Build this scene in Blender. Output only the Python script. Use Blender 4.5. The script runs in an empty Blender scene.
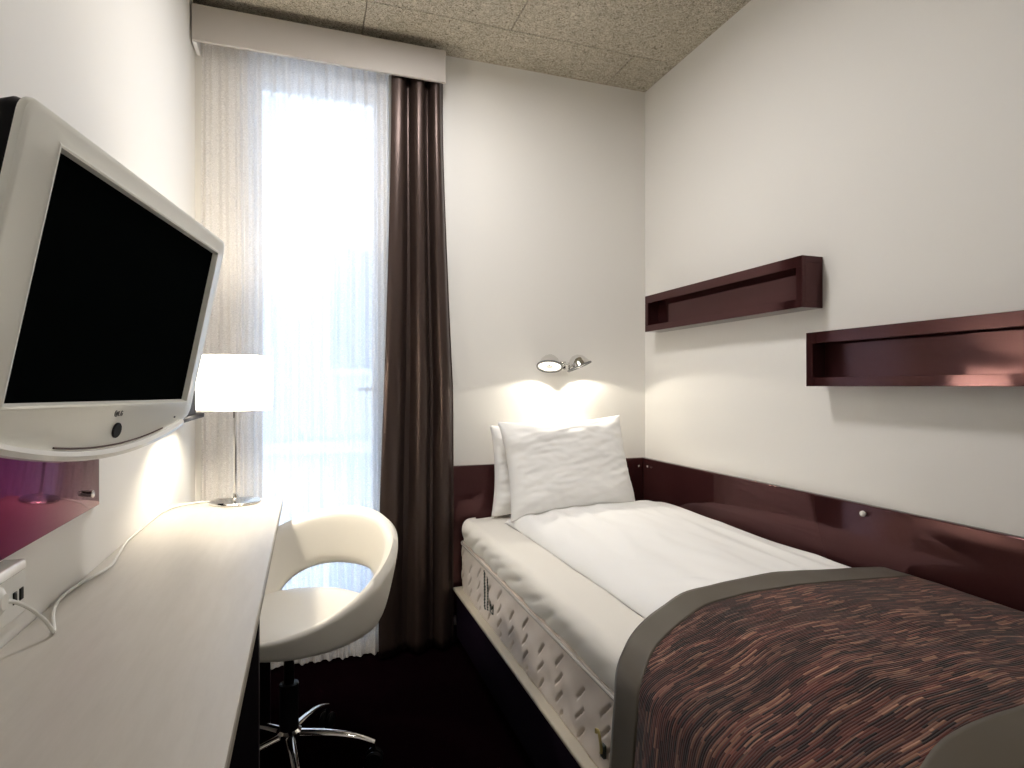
import bpy, bmesh, math, random
from mathutils import Vector, Matrix, noise
random.seed(4)
PI = math.pi
S = bpy.context.scene
COL = S.collection

# ------------------------------------------------------------------ helpers
def V(*a): return Vector(a)

def link(o, parent=None):
    COL.objects.link(o)
    if parent is not None:
        o.parent = parent
    return o

def tag(o, label, cat, group=None):
    o['label'] = label; o['category'] = cat
    if group: o['group'] = group
    return o

def thing(name, label, cat, loc=(0, 0, 0), group=None):
    o = bpy.data.objects.new(name, None)
    o.empty_display_size = .05
    o.location = loc
    link(o)
    return tag(o, label, cat, group)

def obj(name, verts, faces, mat, parent=None, smooth=True, label=None, uv=None, autosmooth=None):
    """one mesh object; verts are world coordinates (shifted to the parent's base)"""
    off = Vector(parent_world(parent)) if parent is not None else Vector((0, 0, 0))
    me = bpy.data.meshes.new(name)
    me.from_pydata([tuple(Vector(v) - off) for v in verts], [], faces)
    if uv:
        L = me.uv_layers.new(name='UVMap')
        for lp in me.loops:
            L.data[lp.index].uv = uv[lp.vertex_index]
    bm = bmesh.new(); bm.from_mesh(me)
    bmesh.ops.remove_doubles(bm, verts=bm.verts, dist=1e-6)
    bmesh.ops.recalc_face_normals(bm, faces=bm.faces)
    ang = math.radians(autosmooth or 35)
    for f in bm.faces: f.smooth = smooth
    if smooth:
        for e in bm.edges:
            if len(e.link_faces) == 2 and e.calc_face_angle(0) > ang: e.smooth = False
    bm.to_mesh(me); bm.free()
    me.materials.append(mat)
    o = bpy.data.objects.new(name, me)
    link(o, parent)
    if label: o['label'] = label
    return o

def parent_world(p):
    v = Vector((0, 0, 0))
    while p is not None:
        v += p.location; p = p.parent
    return v

class MB:
    def __init__(s): s.v = []; s.f = []
    def add(s, v, f):
        n = len(s.v); s.v += [Vector(p) for p in v]; s.f += [tuple(i + n for i in q) for q in f]
        return s
    def box(s, x0, x1, y0, y1, z0, z1, b=0.0):
        bm = bmesh.new()
        bmesh.ops.create_cube(bm, size=1)
        for v in bm.verts:
            v.co = Vector((x0 + (v.co.x + .5) * (x1 - x0), y0 + (v.co.y + .5) * (y1 - y0), z0 + (v.co.z + .5) * (z1 - z0)))
        if b > 0:
            bmesh.ops.bevel(bm, geom=list(bm.edges), offset=b, segments=3, profile=.5, affect='EDGES')
        bm.verts.index_update()
        s.add([v.co.copy() for v in bm.verts], [[v.index for v in f.verts] for f in bm.faces]); bm.free()
        return s
    def tube(s, pts, r, n=10, cap=True):
        pts = [Vector(p) for p in pts]
        rr = r if isinstance(r, (list, tuple)) else [r] * len(pts)
        T = [(pts[min(i + 1, len(pts) - 1)] - pts[max(i - 1, 0)]).normalized() for i in range(len(pts))]
        u = T[0].orthogonal().normalized()
        vs, fs = [], []
        for i, p in enumerate(pts):
            u = (u - T[i] * u.dot(T[i])).normalized(); w = T[i].cross(u)
            for k in range(n):
                a = 2 * PI * k / n
                vs.append(p + (u * math.cos(a) + w * math.sin(a)) * rr[i])
        for i in range(len(pts) - 1):
            for k in range(n):
                fs.append((i * n + k, i * n + (k + 1) % n, (i + 1) * n + (k + 1) % n, (i + 1) * n + k))
        if cap:
            fs.append(tuple(range(n))); fs.append(tuple((len(pts) - 1) * n + k for k in range(n)))
        return s.add(vs, fs)
    def lathe(s, prof, M=None, n=32):
        """prof: (r, z); closed with caps where r == 0"""
        M = M or Matrix.Identity(4)
        vs, fs = [], []
        for r, z in prof:
            for k in range(n):
                a = 2 * PI * k / n
                vs.append(M @ Vector((r * math.cos(a), r * math.sin(a), z)))
        for i in range(len(prof) - 1):
            for k in range(n):
                fs.append((i * n + k, i * n + (k + 1) % n, (i + 1) * n + (k + 1) % n, (i + 1) * n + k))
        return s.add(vs, fs)
    def loft(s, rings, close=True, caps=True):
        n = len(rings[0]); vs = [p for r in rings for p in r]; fs = []
        for i in range(len(rings) - 1):
            for k in range(n if close else n - 1):
                fs.append((i * n + k, i * n + (k + 1) % n, (i + 1) * n + (k + 1) % n, (i + 1) * n + k))
        if caps:
            fs.append(tuple(range(n))); fs.append(tuple((len(rings) - 1) * n + k for k in range(n)))
        return s.add(vs, fs)
    def grid(s, P):
        n = len(P[0]); vs = [p for r in P for p in r]; fs = []
        for i in range(len(P) - 1):
            for k in range(n - 1):
                fs.append((i * n + k, i * n + k + 1, (i + 1) * n + k + 1, (i + 1) * n + k))
        return s.add(vs, fs)
    def build(s, name, mat, parent=None, smooth=True, label=None, uv=None, autosmooth=None):
        return obj(name, s.v, s.f, mat, parent, smooth, label, uv, autosmooth)

def spline(pts, n=8):
    P = [Vector(p) for p in pts]; P = [2 * P[0] - P[1]] + P + [2 * P[-1] - P[-2]]
    out = []
    for i in range(1, len(P) - 2):
        for k in range(n):
            t = k / n
            a, b, c, d = P[i - 1], P[i], P[i + 1], P[i + 2]
            out.append(.5 * ((2 * b) + (c - a) * t + (2 * a - 5 * b + 4 * c - d) * t * t + (3 * b - a - 3 * c + d) * t ** 3))
    out.append(P[-2]); return out

def sstep(a, b, x):
    t = max(0, min(1, (x - a) / (b - a))); return t * t * (3 - 2 * t)

def nz(x, y, z=0): return noise.noise(Vector((x, y, z)))

def aim(loc, d):
    """matrix whose +Z axis points along d"""
    q = Vector(d).normalized().to_track_quat('Z', 'Y')
    return Matrix.Translation(Vector(loc)) @ q.to_matrix().to_4x4()

# ------------------------------------------------------------------ materials
def mat(name, col=(.8, .8, .8), rough=.5, metal=0, spec=.5, coat=0, sheen=0, trans=0, bump=None, emit=None, aniso=0, coat_rough=.03):
    m = bpy.data.materials.new(name); m.use_nodes = True
    nt = m.node_tree; b = nt.nodes['Principled BSDF']
    b.inputs['Base Color'].default_value = (*col, 1)
    b.inputs['Roughness'].default_value = rough
    b.inputs['Metallic'].default_value = metal
    b.inputs['Specular IOR Level'].default_value = spec
    b.inputs['Coat Weight'].default_value = coat
    b.inputs['Coat Roughness'].default_value = coat_rough
    b.inputs['Sheen Weight'].default_value = sheen
    b.inputs['Anisotropic'].default_value = aniso
    if emit:
        b.inputs['Emission Color'].default_value = (*emit[0], 1); b.inputs['Emission Strength'].default_value = emit[1]
    if bump:
        sc, st, dist = bump
        tc = nt.nodes.new('ShaderNodeTexCoord'); n = nt.nodes.new('ShaderNodeTexNoise'); n.inputs['Scale'].default_value = sc
        n.inputs['Detail'].default_value = 4
        bp = nt.nodes.new('ShaderNodeBump'); bp.inputs['Strength'].default_value = st; bp.inputs['Distance'].default_value = dist
        nt.links.new(tc.outputs['Object'], n.inputs['Vector']); nt.links.new(n.outputs['Fac'], bp.inputs['Height'])
        nt.links.new(bp.outputs['Normal'], b.inputs['Normal'])
    return m

def ramp(nt, stops):
    r = nt.nodes.new('ShaderNodeValToRGB'); e = r.color_ramp.elements
    while len(e) > 1: e.remove(e[-1])
    e[0].position = stops[0][0]; e[0].color = (*stops[0][1], 1)
    for p, c in stops[1:]:
        k = e.new(p); k.color = (*c, 1)
    return r

M = {}
M['wall'] = mat('wall_paint', (.80, .783, .745), .55, spec=.3, bump=(180, .08, .002))
M['gloss'] = mat('burgundy_lacquer', (.070, .023, .024), .07, metal=.6, spec=.5)
M['mirrorgloss'] = mat('burgundy_glass', (.095, .030, .042), .05, metal=.9, spec=.3)
M['mirrorgloss'].node_tree.nodes['Principled BSDF'].inputs['Specular Tint'].default_value = (.46, .36, .42, 1)
M['tvwhite'] = mat('white_plastic', (.82, .815, .75), .28, spec=.5, coat=.4)
M['tvlip'] = mat('white_plastic_lip', (.85, .84, .80), .2, coat=.6)
M['black'] = mat('black_plastic', (.004, .004, .0045), .45, spec=.12)
M['screen'] = mat('dark_screen', (.0022, .0030, .0030), .30, spec=0)
M['groove'] = mat('dark_red_groove', (.05, .015, .012), .5)
M['grey'] = mat('grey_print', (.16, .16, .16), .5)
M['chrome'] = mat('chrome', (.78, .77, .75), .07, metal=1)
M['whiteplastic'] = mat('matt_white_plastic', (.78, .77, .73), .4)
M['cable'] = mat('white_cable', (.66, .65, .60), .45)
M['leather'] = mat('white_leather', (.80, .77, .70), .36, spec=.45, bump=(260, .06, .001))
M['valance'] = mat('valance_paint', (.47, .44, .41), .5, spec=.3)
M['sheet'] = mat('sheet_cotton', (.78, .75, .69), .85, spec=.15, sheen=.2, bump=(500, .08, .001))
M['duvet'] = mat('white_cotton', (.92, .915, .90), .8, spec=.15, sheen=.15, bump=(600, .05, .001))
M['mattress'] = mat('quilted_ticking', (.72, .65, .60), .55, spec=.35, bump=(700, .12, .001))
M['piping'] = mat('ribbed_piping', (.36, .33, .29), .6)
M['print'] = mat('dark_green_print', (.02, .03, .025), .6)
M['tagcol'] = mat('ochre_ribbon', (.42, .33, .12), .6)
M['base'] = mat('aubergine_fabric', (.005, .002, .007), .85, spec=.05)
M['rail'] = mat('beige_rail', (.40, .36, .29), .5)
M['border'] = mat('taupe_satin', (.072, .058, .041), .5, spec=.3, sheen=.1, bump=(900, .06, .001))
M['satin'] = mat('brown_satin', (.060, .040, .034), .36, metal=.6, spec=.5, bump=(900, .05, .0006))
M['deskedge'] = mat('desk_edge', (.34, .30, .25), .5)
M['deskside'] = mat('dark_desk_side', (.004, .002, .004), .5, spec=.2)
M['paint'] = mat('white_window_paint', (.82, .82, .84), .35)
M['facade'] = mat('pale_facade', (.62, .64, .66), .8, bump=(3, .2, .02))
M['facadewin'] = mat('facade_glass', (.30, .36, .46), .2, spec=.5)
M['ledge'] = mat('facade_ledge', (.80, .80, .80), .7)
M['bulb'] = mat('glowing_bulb', (1, 1, 1), .4, emit=((1, .89, .72), 640))
M['lens'] = mat('lit_lens', (1, 1, 1), .1, emit=((1, .93, .80), .95))
M['diffuser'] = mat('lit_diffuser', (1, 1, 1), .4, emit=((1, .95, .88), 4))

def mk_ceiling():
    m = mat('wood_wool_board', (.4, .36, .3), .9, spec=.1); nt = m.node_tree; b = nt.nodes['Principled BSDF']
    tc = nt.nodes.new('ShaderNodeTexCoord')
    n1 = nt.nodes.new('ShaderNodeTexNoise'); n1.inputs['Scale'].default_value = 70; n1.inputs['Detail'].default_value = 5; n1.inputs['Roughness'].default_value = .75; n1.inputs['Distortion'].default_value = 2.5
    n2 = nt.nodes.new('ShaderNodeTexNoise'); n2.inputs['Scale'].default_value = 3
    r = ramp(nt, [(.34, (.10, .085, .06)), (.43, (.34, .305, .24)), (.57, (.68, .63, .53)), (.8, (.80, .76, .66))])
    mx = nt.nodes.new('ShaderNodeMix'); mx.data_type = 'RGBA'; mx.blend_type = 'MULTIPLY'; mx.inputs['Factor'].default_value = .45
    r2 = ramp(nt, [(.3, (.7, .68, .64)), (.7, (1, 1, 1))])
    for n in (n1, n2): nt.links.new(tc.outputs['Object'], n.inputs['Vector'])
    nt.links.new(n1.outputs['Fac'], r.inputs[0]); nt.links.new(n2.outputs['Fac'], r2.inputs[0])
    nt.links.new(r.outputs[0], mx.inputs['A']); nt.links.new(r2.outputs[0], mx.inputs['B'])
    nt.links.new(mx.outputs['Result'], b.inputs['Base Color'])
    bp = nt.nodes.new('ShaderNodeBump'); bp.inputs['Strength'].default_value = .7; bp.inputs['Distance'].default_value = .006
    nt.links.new(n1.outputs['Fac'], bp.inputs['Height']); nt.links.new(bp.outputs['Normal'], b.inputs['Normal'])
    return m
M['ceil'] = mk_ceiling()

def mk_carpet():
    m = mat('dark_carpet', (.012, .005, .008), .95, spec=0, bump=(420, .6, .004)); nt = m.node_tree; b = nt.nodes['Principled BSDF']
    tc = nt.nodes.new('ShaderNodeTexCoord'); n = nt.nodes.new('ShaderNodeTexNoise'); n.inputs['Scale'].default_value = 260; n.inputs['Detail'].default_value = 3
    r = ramp(nt, [(.3, (.0012, .0005, .001)), (.7, (.0045, .0012, .002))])
    nt.links.new(tc.outputs['Object'], n.inputs['Vector']); nt.links.new(n.outputs['Fac'], r.inputs[0]); nt.links.new(r.outputs[0], b.inputs['Base Color'])
    return m
M['carpet'] = mk_carpet()

def mk_laminate():
    m = mat('pale_laminate', (.66, .62, .56), .38, spec=.4); nt = m.node_tree; b = nt.nodes['Principled BSDF']
    tc = nt.nodes.new('ShaderNodeTexCoord'); mp = nt.nodes.new('ShaderNodeMapping'); mp.inputs['Scale'].default_value = (22, 3, 10)
    n = nt.nodes.new('ShaderNodeTexNoise'); n.inputs['Scale'].default_value = 3; n.inputs['Detail'].default_value = 6; n.inputs['Roughness'].default_value = .65
    r = ramp(nt, [(.3, (.50, .465, .41)), (.7, (.545, .51, .455))])
    nt.links.new(tc.outputs['Object'], mp.inputs['Vector']); nt.links.new(mp.outputs[0], n.inputs['Vector']); nt.links.new(n.outputs['Fac'], r.inputs[0]); nt.links.new(r.outputs[0], b.inputs['Base Color'])
    return m
M['laminate'] = mk_laminate()

def mk_throw():
    m = mat('woven_brown_throw', (.1, .05, .04), .75, spec=.25, sheen=.15); nt = m.node_tree; b = nt.nodes['Principled BSDF']
    uv = nt.nodes.new('ShaderNodeUVMap')
    def nse(sx, sy, det=3):
        mp = nt.nodes.new('ShaderNodeMapping'); mp.inputs['Scale'].default_value = (sx, sy, 1)
        n = nt.nodes.new('ShaderNodeTexNoise'); n.inputs['Scale'].default_value = 1; n.inputs['Detail'].default_value = det; n.inputs['Roughness'].default_value = .6
        nt.links.new(uv.outputs[0], mp.inputs['Vector']); nt.links.new(mp.outputs[0], n.inputs['Vector']); return n
    big = nse(5, 14, 2); wob = nse(6, 3, 1)
    sp = nt.nodes.new('ShaderNodeSeparateXYZ'); nt.links.new(uv.outputs[0], sp.inputs[0])
    def mth(op, x, y=None):
        n = nt.nodes.new('ShaderNodeMath'); n.operation = op
        for k, q in enumerate((x, y)):
            if q is None: continue
            if isinstance(q, (int, float)): n.inputs[k].default_value = q
            else: nt.links.new(q, n.inputs[k])
        return n.outputs[0]
    vv = mth('ADD', sp.outputs['Y'], mth('MULTIPLY', wob.outputs['Fac'], .03))
    def weave(pitch, length, seed):
        row = mth('FLOOR', mth('MULTIPLY', vv, 1 / pitch))
        w1 = nt.nodes.new('ShaderNodeTexWhiteNoise'); w1.noise_dimensions = '1D'; nt.links.new(mth('ADD', row, seed), w1.inputs['W'])
        cell = mth('FLOOR', mth('ADD', mth('MULTIPLY', sp.outputs['X'], 1 / length), mth('MULTIPLY', w1.outputs['Value'], 17.3)))
        cb_ = nt.nodes.new('ShaderNodeCombineXYZ'); nt.links.new(row, cb_.inputs[0]); nt.links.new(cell, cb_.inputs[1])
        w2 = nt.nodes.new('ShaderNodeTexWhiteNoise'); w2.noise_dimensions = '2D'; nt.links.new(cb_.outputs[0], w2.inputs['Vector'])
        prof_ = mth('SINE', mth('MULTIPLY', mth('FRACT', mth('MULTIPLY', vv, 1 / pitch)), PI))
        return w2.outputs['Value'], prof_
    va, pa = weave(.0047, .034, 3.0); vb, pb_ = weave(.0029, .060, 9.0)
    r1 = ramp(nt, [(0, (.006, .0015, .002)), (.3, (.026, .006, .006)), (.65, (.062, .016, .013)), (.86, (.105, .036, .026)), (.97, (.21, .115, .075))])
    r2 = ramp(nt, [(.60, (0, 0, 0)), (.88, (.05, .018, .013)), (1, (.24, .15, .105))])
    r3 = ramp(nt, [(.35, (.55, .5, .5)), (.65, (1.3, 1.2, 1.15))])
    nt.links.new(va, r1.inputs[0]); nt.links.new(vb, r2.inputs[0]); nt.links.new(big.outputs['Fac'], r3.inputs[0])
    m1 = nt.nodes.new('ShaderNodeMix'); m1.data_type = 'RGBA'; m1.blend_type = 'ADD'; m1.inputs['Factor'].default_value = .8
    nt.links.new(r1.outputs[0], m1.inputs['A']); nt.links.new(r2.outputs[0], m1.inputs['B'])
    m2 = nt.nodes.new('ShaderNodeMix'); m2.data_type = 'RGBA'; m2.blend_type = 'MULTIPLY'; m2.inputs['Factor'].default_value = 1
    nt.links.new(m1.outputs['Result'], m2.inputs['A']); nt.links.new(r3.outputs[0], m2.inputs['B'])
    nt.links.new(m2.outputs['Result'], b.inputs['Base Color'])
    ad = nt.nodes.new('ShaderNodeMath'); ad.operation = 'ADD'; nt.links.new(pa, ad.inputs[0]); nt.links.new(va, ad.inputs[1])
    bp = nt.nodes.new('ShaderNodeBump'); bp.inputs['Strength'].default_value = .5; bp.inputs['Distance'].default_value = .002
    nt.links.new(ad.outputs[0], bp.inputs['Height']); nt.links.new(bp.outputs['Normal'], b.inputs['Normal'])
    return m
M['throw'] = mk_throw()

def mk_sheer(name, tr, col):
    m = bpy.data.materials.new(name); m.use_nodes = True; nt = m.node_tree; nt.nodes.clear()
    out = nt.nodes.new('ShaderNodeOutputMaterial')
    t = nt.nodes.new('ShaderNodeBsdfTransparent'); tl = nt.nodes.new('ShaderNodeBsdfTranslucent'); df = nt.nodes.new('ShaderNodeBsdfDiffuse')
    tl.inputs[0].default_value = (*col, 1); df.inputs[0].default_value = (*col, 1)
    a = nt.nodes.new('ShaderNodeMixShader'); a.inputs[0].default_value = .52
    b = nt.nodes.new('ShaderNodeMixShader')
    tc = nt.nodes.new('ShaderNodeTexCoord'); mp = nt.nodes.new('ShaderNodeMapping'); mp.inputs['Scale'].default_value = (160, 160, 900)
    n = nt.nodes.new('ShaderNodeTexNoise'); n.inputs['Scale'].default_value = 1; n.inputs['Detail'].default_value = 2
    r = ramp(nt, [(.35, (tr + .15,) * 3), (.65, (max(tr - .15, .04),) * 3)])
    inv = nt.nodes.new('ShaderNodeMath'); inv.operation = 'SUBTRACT'; inv.inputs[0].default_value = 1
    nt.links.new(tc.outputs['Object'], mp.inputs['Vector']); nt.links.new(mp.outputs[0], n.inputs['Vector']); nt.links.new(n.outputs['Fac'], r.inputs[0])
    nt.links.new(r.outputs[0], inv.inputs[1]); nt.links.new(inv.outputs[0], b.inputs[0])
    nt.links.new(df.outputs[0], a.inputs[1]); nt.links.new(tl.outputs[0], a.inputs[2])
    nt.links.new(t.outputs[0], b.inputs[1]); nt.links.new(a.outputs[0], b.inputs[2]); nt.links.new(b.outputs[0], out.inputs[0])
    return m
M['sheer'] = mk_sheer('sheer_voile', .165, (.90, .88, .86))
M['net'] = mk_sheer('net_voile', .78, (.92, .92, .94))

def mk_shade():
    m = bpy.data.materials.new('lampshade_fabric'); m.use_nodes = True; nt = m.node_tree; nt.nodes.clear()
    out = nt.nodes.new('ShaderNodeOutputMaterial'); tl = nt.nodes.new('ShaderNodeBsdfTranslucent'); df = nt.nodes.new('ShaderNodeBsdfDiffuse')
    tl.inputs[0].default_value = (.92, .91, .90, 1); df.inputs[0].default_value = (.85, .84, .84, 1)
    a = nt.nodes.new('ShaderNodeMixShader'); a.inputs[0].default_value = .30
    nt.links.new(df.outputs[0], a.inputs[1]); nt.links.new(tl.outputs[0], a.inputs[2]); nt.links.new(a.outputs[0], out.inputs[0]); return m
M['shade'] = mk_shade()

def mk_glass():
    m = bpy.data.materials.new('window_glass'); m.use_nodes = True; nt = m.node_tree; nt.nodes.clear()
    out = nt.nodes.new('ShaderNodeOutputMaterial'); t = nt.nodes.new('ShaderNodeBsdfTransparent'); g = nt.nodes.new('ShaderNodeBsdfGlossy')
    t.inputs[0].default_value = (.93, .96, .97, 1); g.inputs['Roughness'].default_value = .02
    fr = nt.nodes.new('ShaderNodeFresnel'); fr.inputs[0].default_value = 1.45; a = nt.nodes.new('ShaderNodeMixShader')
    nt.links.new(fr.outputs[0], a.inputs[0]); nt.links.new(t.outputs[0], a.inputs[1]); nt.links.new(g.outputs[0], a.inputs[2]); nt.links.new(a.outputs[0], out.inputs[0]); return m
M['glass'] = mk_glass()

# ------------------------------------------------------------------ room
XL, XR, YB, YF, ZC = -.3985, 1.545, 2.50, -1.5, 2.52
WX0, WX1, WZ0, WZ1 = -.225, .322, .06, 2.40        # window opening

def structure(name, mb, m, smooth=False):
    o = mb.build(name, m, None, smooth); o['kind'] = 'structure'; return o

structure('floor', MB().box(XL - .12, XR + .12, YF - .12, YB + .30, -.1, 0), M['carpet'])
structure('wall_left', MB().box(XL - .12, XL, YF, YB + .30, 0, ZC), M['wall'])
structure('wall_right', MB().box(XR, XR + .12, YF, YB + .30, 0, ZC), M['wall'])
wb = MB()
wb.box(XL, WX0, YB, YB + .30, 0, ZC); wb.box(WX1, XR, YB, YB + .30, 0, ZC)
wb.box(WX0, WX1, YB, YB + .30, 0, WZ0); wb.box(WX0, WX1, YB, YB + .30, WZ1, ZC)
structure('wall_back', wb, M['wall'])
structure('wall_rear', MB().box(XL - .12, XR + .12, YF - .12, YF, 0, ZC), M['wall'])
# ceiling: wood wool boards with real joints between them
cb = MB()
cb.box(XL - .12, XR + .12, YF - .12, YB + .30, ZC + .025, ZC + .12)
def board_row(y0, y1, seams):
    xs = [XL - .1] + [x for x in seams if XL < x < XR] + [XR + .1]
    for a, b in zip(xs[:-1], xs[1:]):
        cb.box(a + .0015, b - .0015, y0 + .0015, y1 - .0015, ZC, ZC + .026, .003)
board_row(2.24, YB + .2, [.21, 1.33]); board_row(1.12, 2.24, [-.35, .77]); board_row(0, 1.12, [.21, 1.33]); board_row(YF - .1, 0, [-.35, .77])
structure('ceiling', cb, M['ceil'])
bl = MB(); bl.box(XL, XL + .012, YF, YB, 0, .07, .002)
structure('baseboard_left', bl, M['deskside'])
bk = MB(); bk.box(XL + .012, WX0 - .02, YB - .008, YB, 0, .07, .002); bk.box(WX1 + .02, XR, YB - .008, YB, 0, .07, .002)
structure('baseboard_back', bk, M['deskside'])

# window
win = bpy.data.objects.new('window_1', None); win.location = (.066, YB + .12, WZ0); link(win); win['kind'] = 'structure'
YW = YB + .10
fr = MB()
fr.box(WX0, WX0 + .022, YW, YW + .09, WZ0, WZ1, .004); fr.box(WX1 - .022, WX1, YW, YW + .09, WZ0, WZ1, .004)
fr.box(WX0 + .022, WX1 - .022, YW, YW + .09, WZ1 - .04, WZ1, .004); fr.box(WX0 + .022, WX1 - .022, YW, YW + .09, WZ0, WZ0 + .04, .004)
fr.build('window_frame', M['paint'], win, False)
sx0, sx1, sz0, sz1 = WX0 + .025, WX1 - .025, WZ0 + .045, WZ1 - .045
sa = MB()
sa.box(sx0, sx0 + .028, YW - .012, YW + .05, sz0, sz1, .004); sa.box(sx1 - .028, sx1, YW - .012, YW + .05, sz0, sz1, .004)
sa.box(sx0 + .028, sx1 - .028, YW - .012, YW + .05, sz1 - .04, sz1, .004); sa.box(sx0 + .028, sx1 - .028, YW - .012, YW + .05, sz0, sz0 + .06, .004)
sash = sa.build('window_sash', M['paint'], win, False)
MB().box(sx0 + .028, sx1 - .028, YW + .018, YW + .026, sz0 + .06, sz1 - .04).build('glass_pane', M['glass'], sash, False)
h = MB(); h.box(sx1 - .035, sx1 - .015, YW - .03, YW - .012, 1.05, 1.12, .003); h.tube([(sx1 - .025, YW - .03, 1.085), (sx1 - .025, YW - .05, 1.085), (sx1 - .10, YW - .05, 1.085)], .007, 8)
h.build('window_handle', M['chrome'], sash)
MB().box(WX0 - .015, WX1 + .015, YB - .006, YW, WZ0 - .022, WZ0, .004).build('window_sill', M['paint'], win, False)

# ------------------------------------------------------------------ building across the street
fb = thing('building', 'pale building across the street, seen faintly through the sheer curtain', 'building', (0, 8, -7))
FY = 8.0
w = MB(); w.box(-9, 9, FY, FY + 1, -7, 7.5); w.build('facade_wall', M['facade'], fb, False)
lg = MB()
for zz in (-3.0, .25, 3.5, 6.9): lg.box(-9, 9, FY - .16, FY, zz, zz + .14, .01)
lg.build('ledge', M['ledge'], fb, False)
for zz in (-2.2, 1.25, 4.7):
    for xx in (-5.2, -3.7, -2.2, -.85, .62, 2.1, 3.6, 5.2):
        f = MB(); f.box(xx - .42, xx + .42, FY - .05, FY - .003, zz, zz + 1.7, .01); fo = f.build('facade_window', M['ledge'], fb, False)
        MB().box(xx - .35, xx + .35, FY - .062, FY - .051, zz + .08, zz + 1.62).build('window_pane', M['facadewin'], fo, False)

# ------------------------------------------------------------------ curtains and valance
val = thing('curtain_valance', 'pale grey boxed valance over the window top under the ceiling', 'valance', (.07, 2.39, 2.346))
MB().box(XL + .006, .539, 2.39, 2.405, 2.346, 2.478, .0025).build('front_board', M['valance'], val)
MB().box(XL + .006, XL + .02, 2.405, YB, 2.346, 2.478, .002).build('end_board', M['paint'], val)
MB().box(XL + .02, .525, 2.405, YB, 2.466, 2.478, .002).build('top_board', M['valance'], val)
MB().box(XL + .02, .525, 2.437, 2.452, 2.448, 2.465, .002).build('curtain_rail', M['paint'], val)

def drape(name, x_fn, y_fn, z0, z1, ns, nzz, m, thick=0.0, label=None, cat=None, parent=None):
    P = []
    for j in range(nzz + 1):
        z = z0 + (z1 - z0) * j / nzz
        P.append([Vector((x_fn(i / ns, z), y_fn(i / ns, z), z)) for i in range(ns + 1)])
    mb = MB().grid(P)
    o = mb.build(name, m, parent, True, autosmooth=85)
    if thick:
        so = o.modifiers.new('Solidify', 'SOLIDIFY'); so.thickness = thick; so.offset = 0
    if label: tag(o, label, cat)
    return o

sheer_c = thing('sheer_curtain', 'white sheer curtain hanging full length in front of the bright window', 'curtain', (-.03, 2.43, .02))
def sheer_y(s, z):
    f = .010 * math.sin(2 * PI * (13 * s + .35 * nz(s * 5, z * .35, 3))) + .006 * math.sin(2 * PI * (27 * s + .3 * nz(s * 9, z * .5)))
    return 2.468 + f * .8 * (1 + .5 * (1 - z / 2.4)) + .004 * nz(s * 14, z * 1.3, 7)
drape('voile', lambda s, z: -.374 + .690 * s + .006 * nz(s * 8, z, 1), sheer_y, .012, 2.447, 220, 40, M['sheer'], parent=sheer_c)
hm = drape('hem', lambda s, z: -.374 + .690 * s + .006 * nz(s * 8, z, 1), lambda s, z: sheer_y(s, z) - .0022, .012, .055, 220, 2, M['sheer'], parent=sheer_c)

net = thing('net_curtain', 'thin net curtain on dark hooks inside the window recess, behind the sheer', 'curtain', (.066, 2.545, .1))
drape('netting', lambda s, z: -.195 + .50 * s, lambda s, z: 2.548 + .009 * math.sin(2 * PI * (9 * s + .4 * nz(s * 3, z * .4, 9))), .10, 2.262, 130, 24, M['net'], parent=net)
MB().tube([(WX0 + .002, 2.548, 2.288), (WX1 - .002, 2.548, 2.288)], .004, 8).build('curtain_wire', M['paint'], net)
for i in range(9):
    x = -.18 + i * .058 + random.uniform(-.008, .008)
    MB().tube(spline([(x, 2.548, 2.296), (x + .006, 2.543, 2.29), (x + .004, 2.541, 2.272), (x - .006, 2.543, 2.262), (x - .002, 2.545, 2.252)], 4), .0032, 6).build('hook', M['grey'], net)

def bx(s, z):
    k = sstep(2.35, .2, z)
    xl = .322 - .050 * k; xr = .541 + .046 * min(1, k * 1.6)
    return xl + (xr - xl) * s + .004 * nz(s * 5, z * 1.2, 2)
def by(s, z):
    k = sstep(2.35, 1.0, z)
    ph = 2 * PI * (2.7 * s ** 1.25 + .05 + .10 * nz(s * 2, z * .5, 5))
    a = .022 + .004 * k
    y = 2.432 - a * math.sin(ph) - .005 * math.sin(2 * ph + 1 + z * .3) + .003 * nz(s * 7, z * 1.2, 6)
    return max(2.4075, min(y, 2.458))
bc = thing('blackout_curtain', 'dark brown satin curtain hanging in deep folds right of the window', 'curtain', (.43, 2.44, .012))
drape('curtain_fabric', bx, by, .012, 2.447, 150, 60, M['satin'], .003, parent=bc)

# ------------------------------------------------------------------ wall shelves (right wall)
def box_shelf(name, label, y0, y1, z0, z1, fx=1.472):
    t = thing(name, label, 'shelf', (XR, (y0 + y1) / 2, z0), 'burgundy box shelves on the right wall')
    b = .020; tp = .034; bt = .028; e = .024
    mb = MB()
    th = .02
    mb.box(fx, XR - .001, y0, y1, z1 - th, z1, .001); mb.box(fx, XR - .001, y0, y1, z0, z0 + th, .001)
    mb.box(fx, XR - .001, y0, y0 + th, z0 + th, z1 - th, .001); mb.box(fx, XR - .001, y1 - th, y1, z0 + th, z1 - th, .001)
    mb.build('shelf_box', M['gloss'], t, False)
    MB().box(XR - .03, XR - .002, y0 + th, y1 - th, z0 + th, z1 - th).build('back_panel', M['gloss'], t, False)
    ff = MB()
    ff.box(fx - .012, fx, y0, y1, z1 - tp, z1, .001); ff.box(fx - .012, fx, y0, y1, z0, z0 + bt, .001)
    ff.box(fx - .012, fx, y0, y0 + e, z0 + bt, z1 - tp, .001); ff.box(fx - .012, fx, y1 - e, y1, z0 + bt, z1 - tp, .001)
    ff.build('front_frame', M['gloss'], t, False)
    return t
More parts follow.
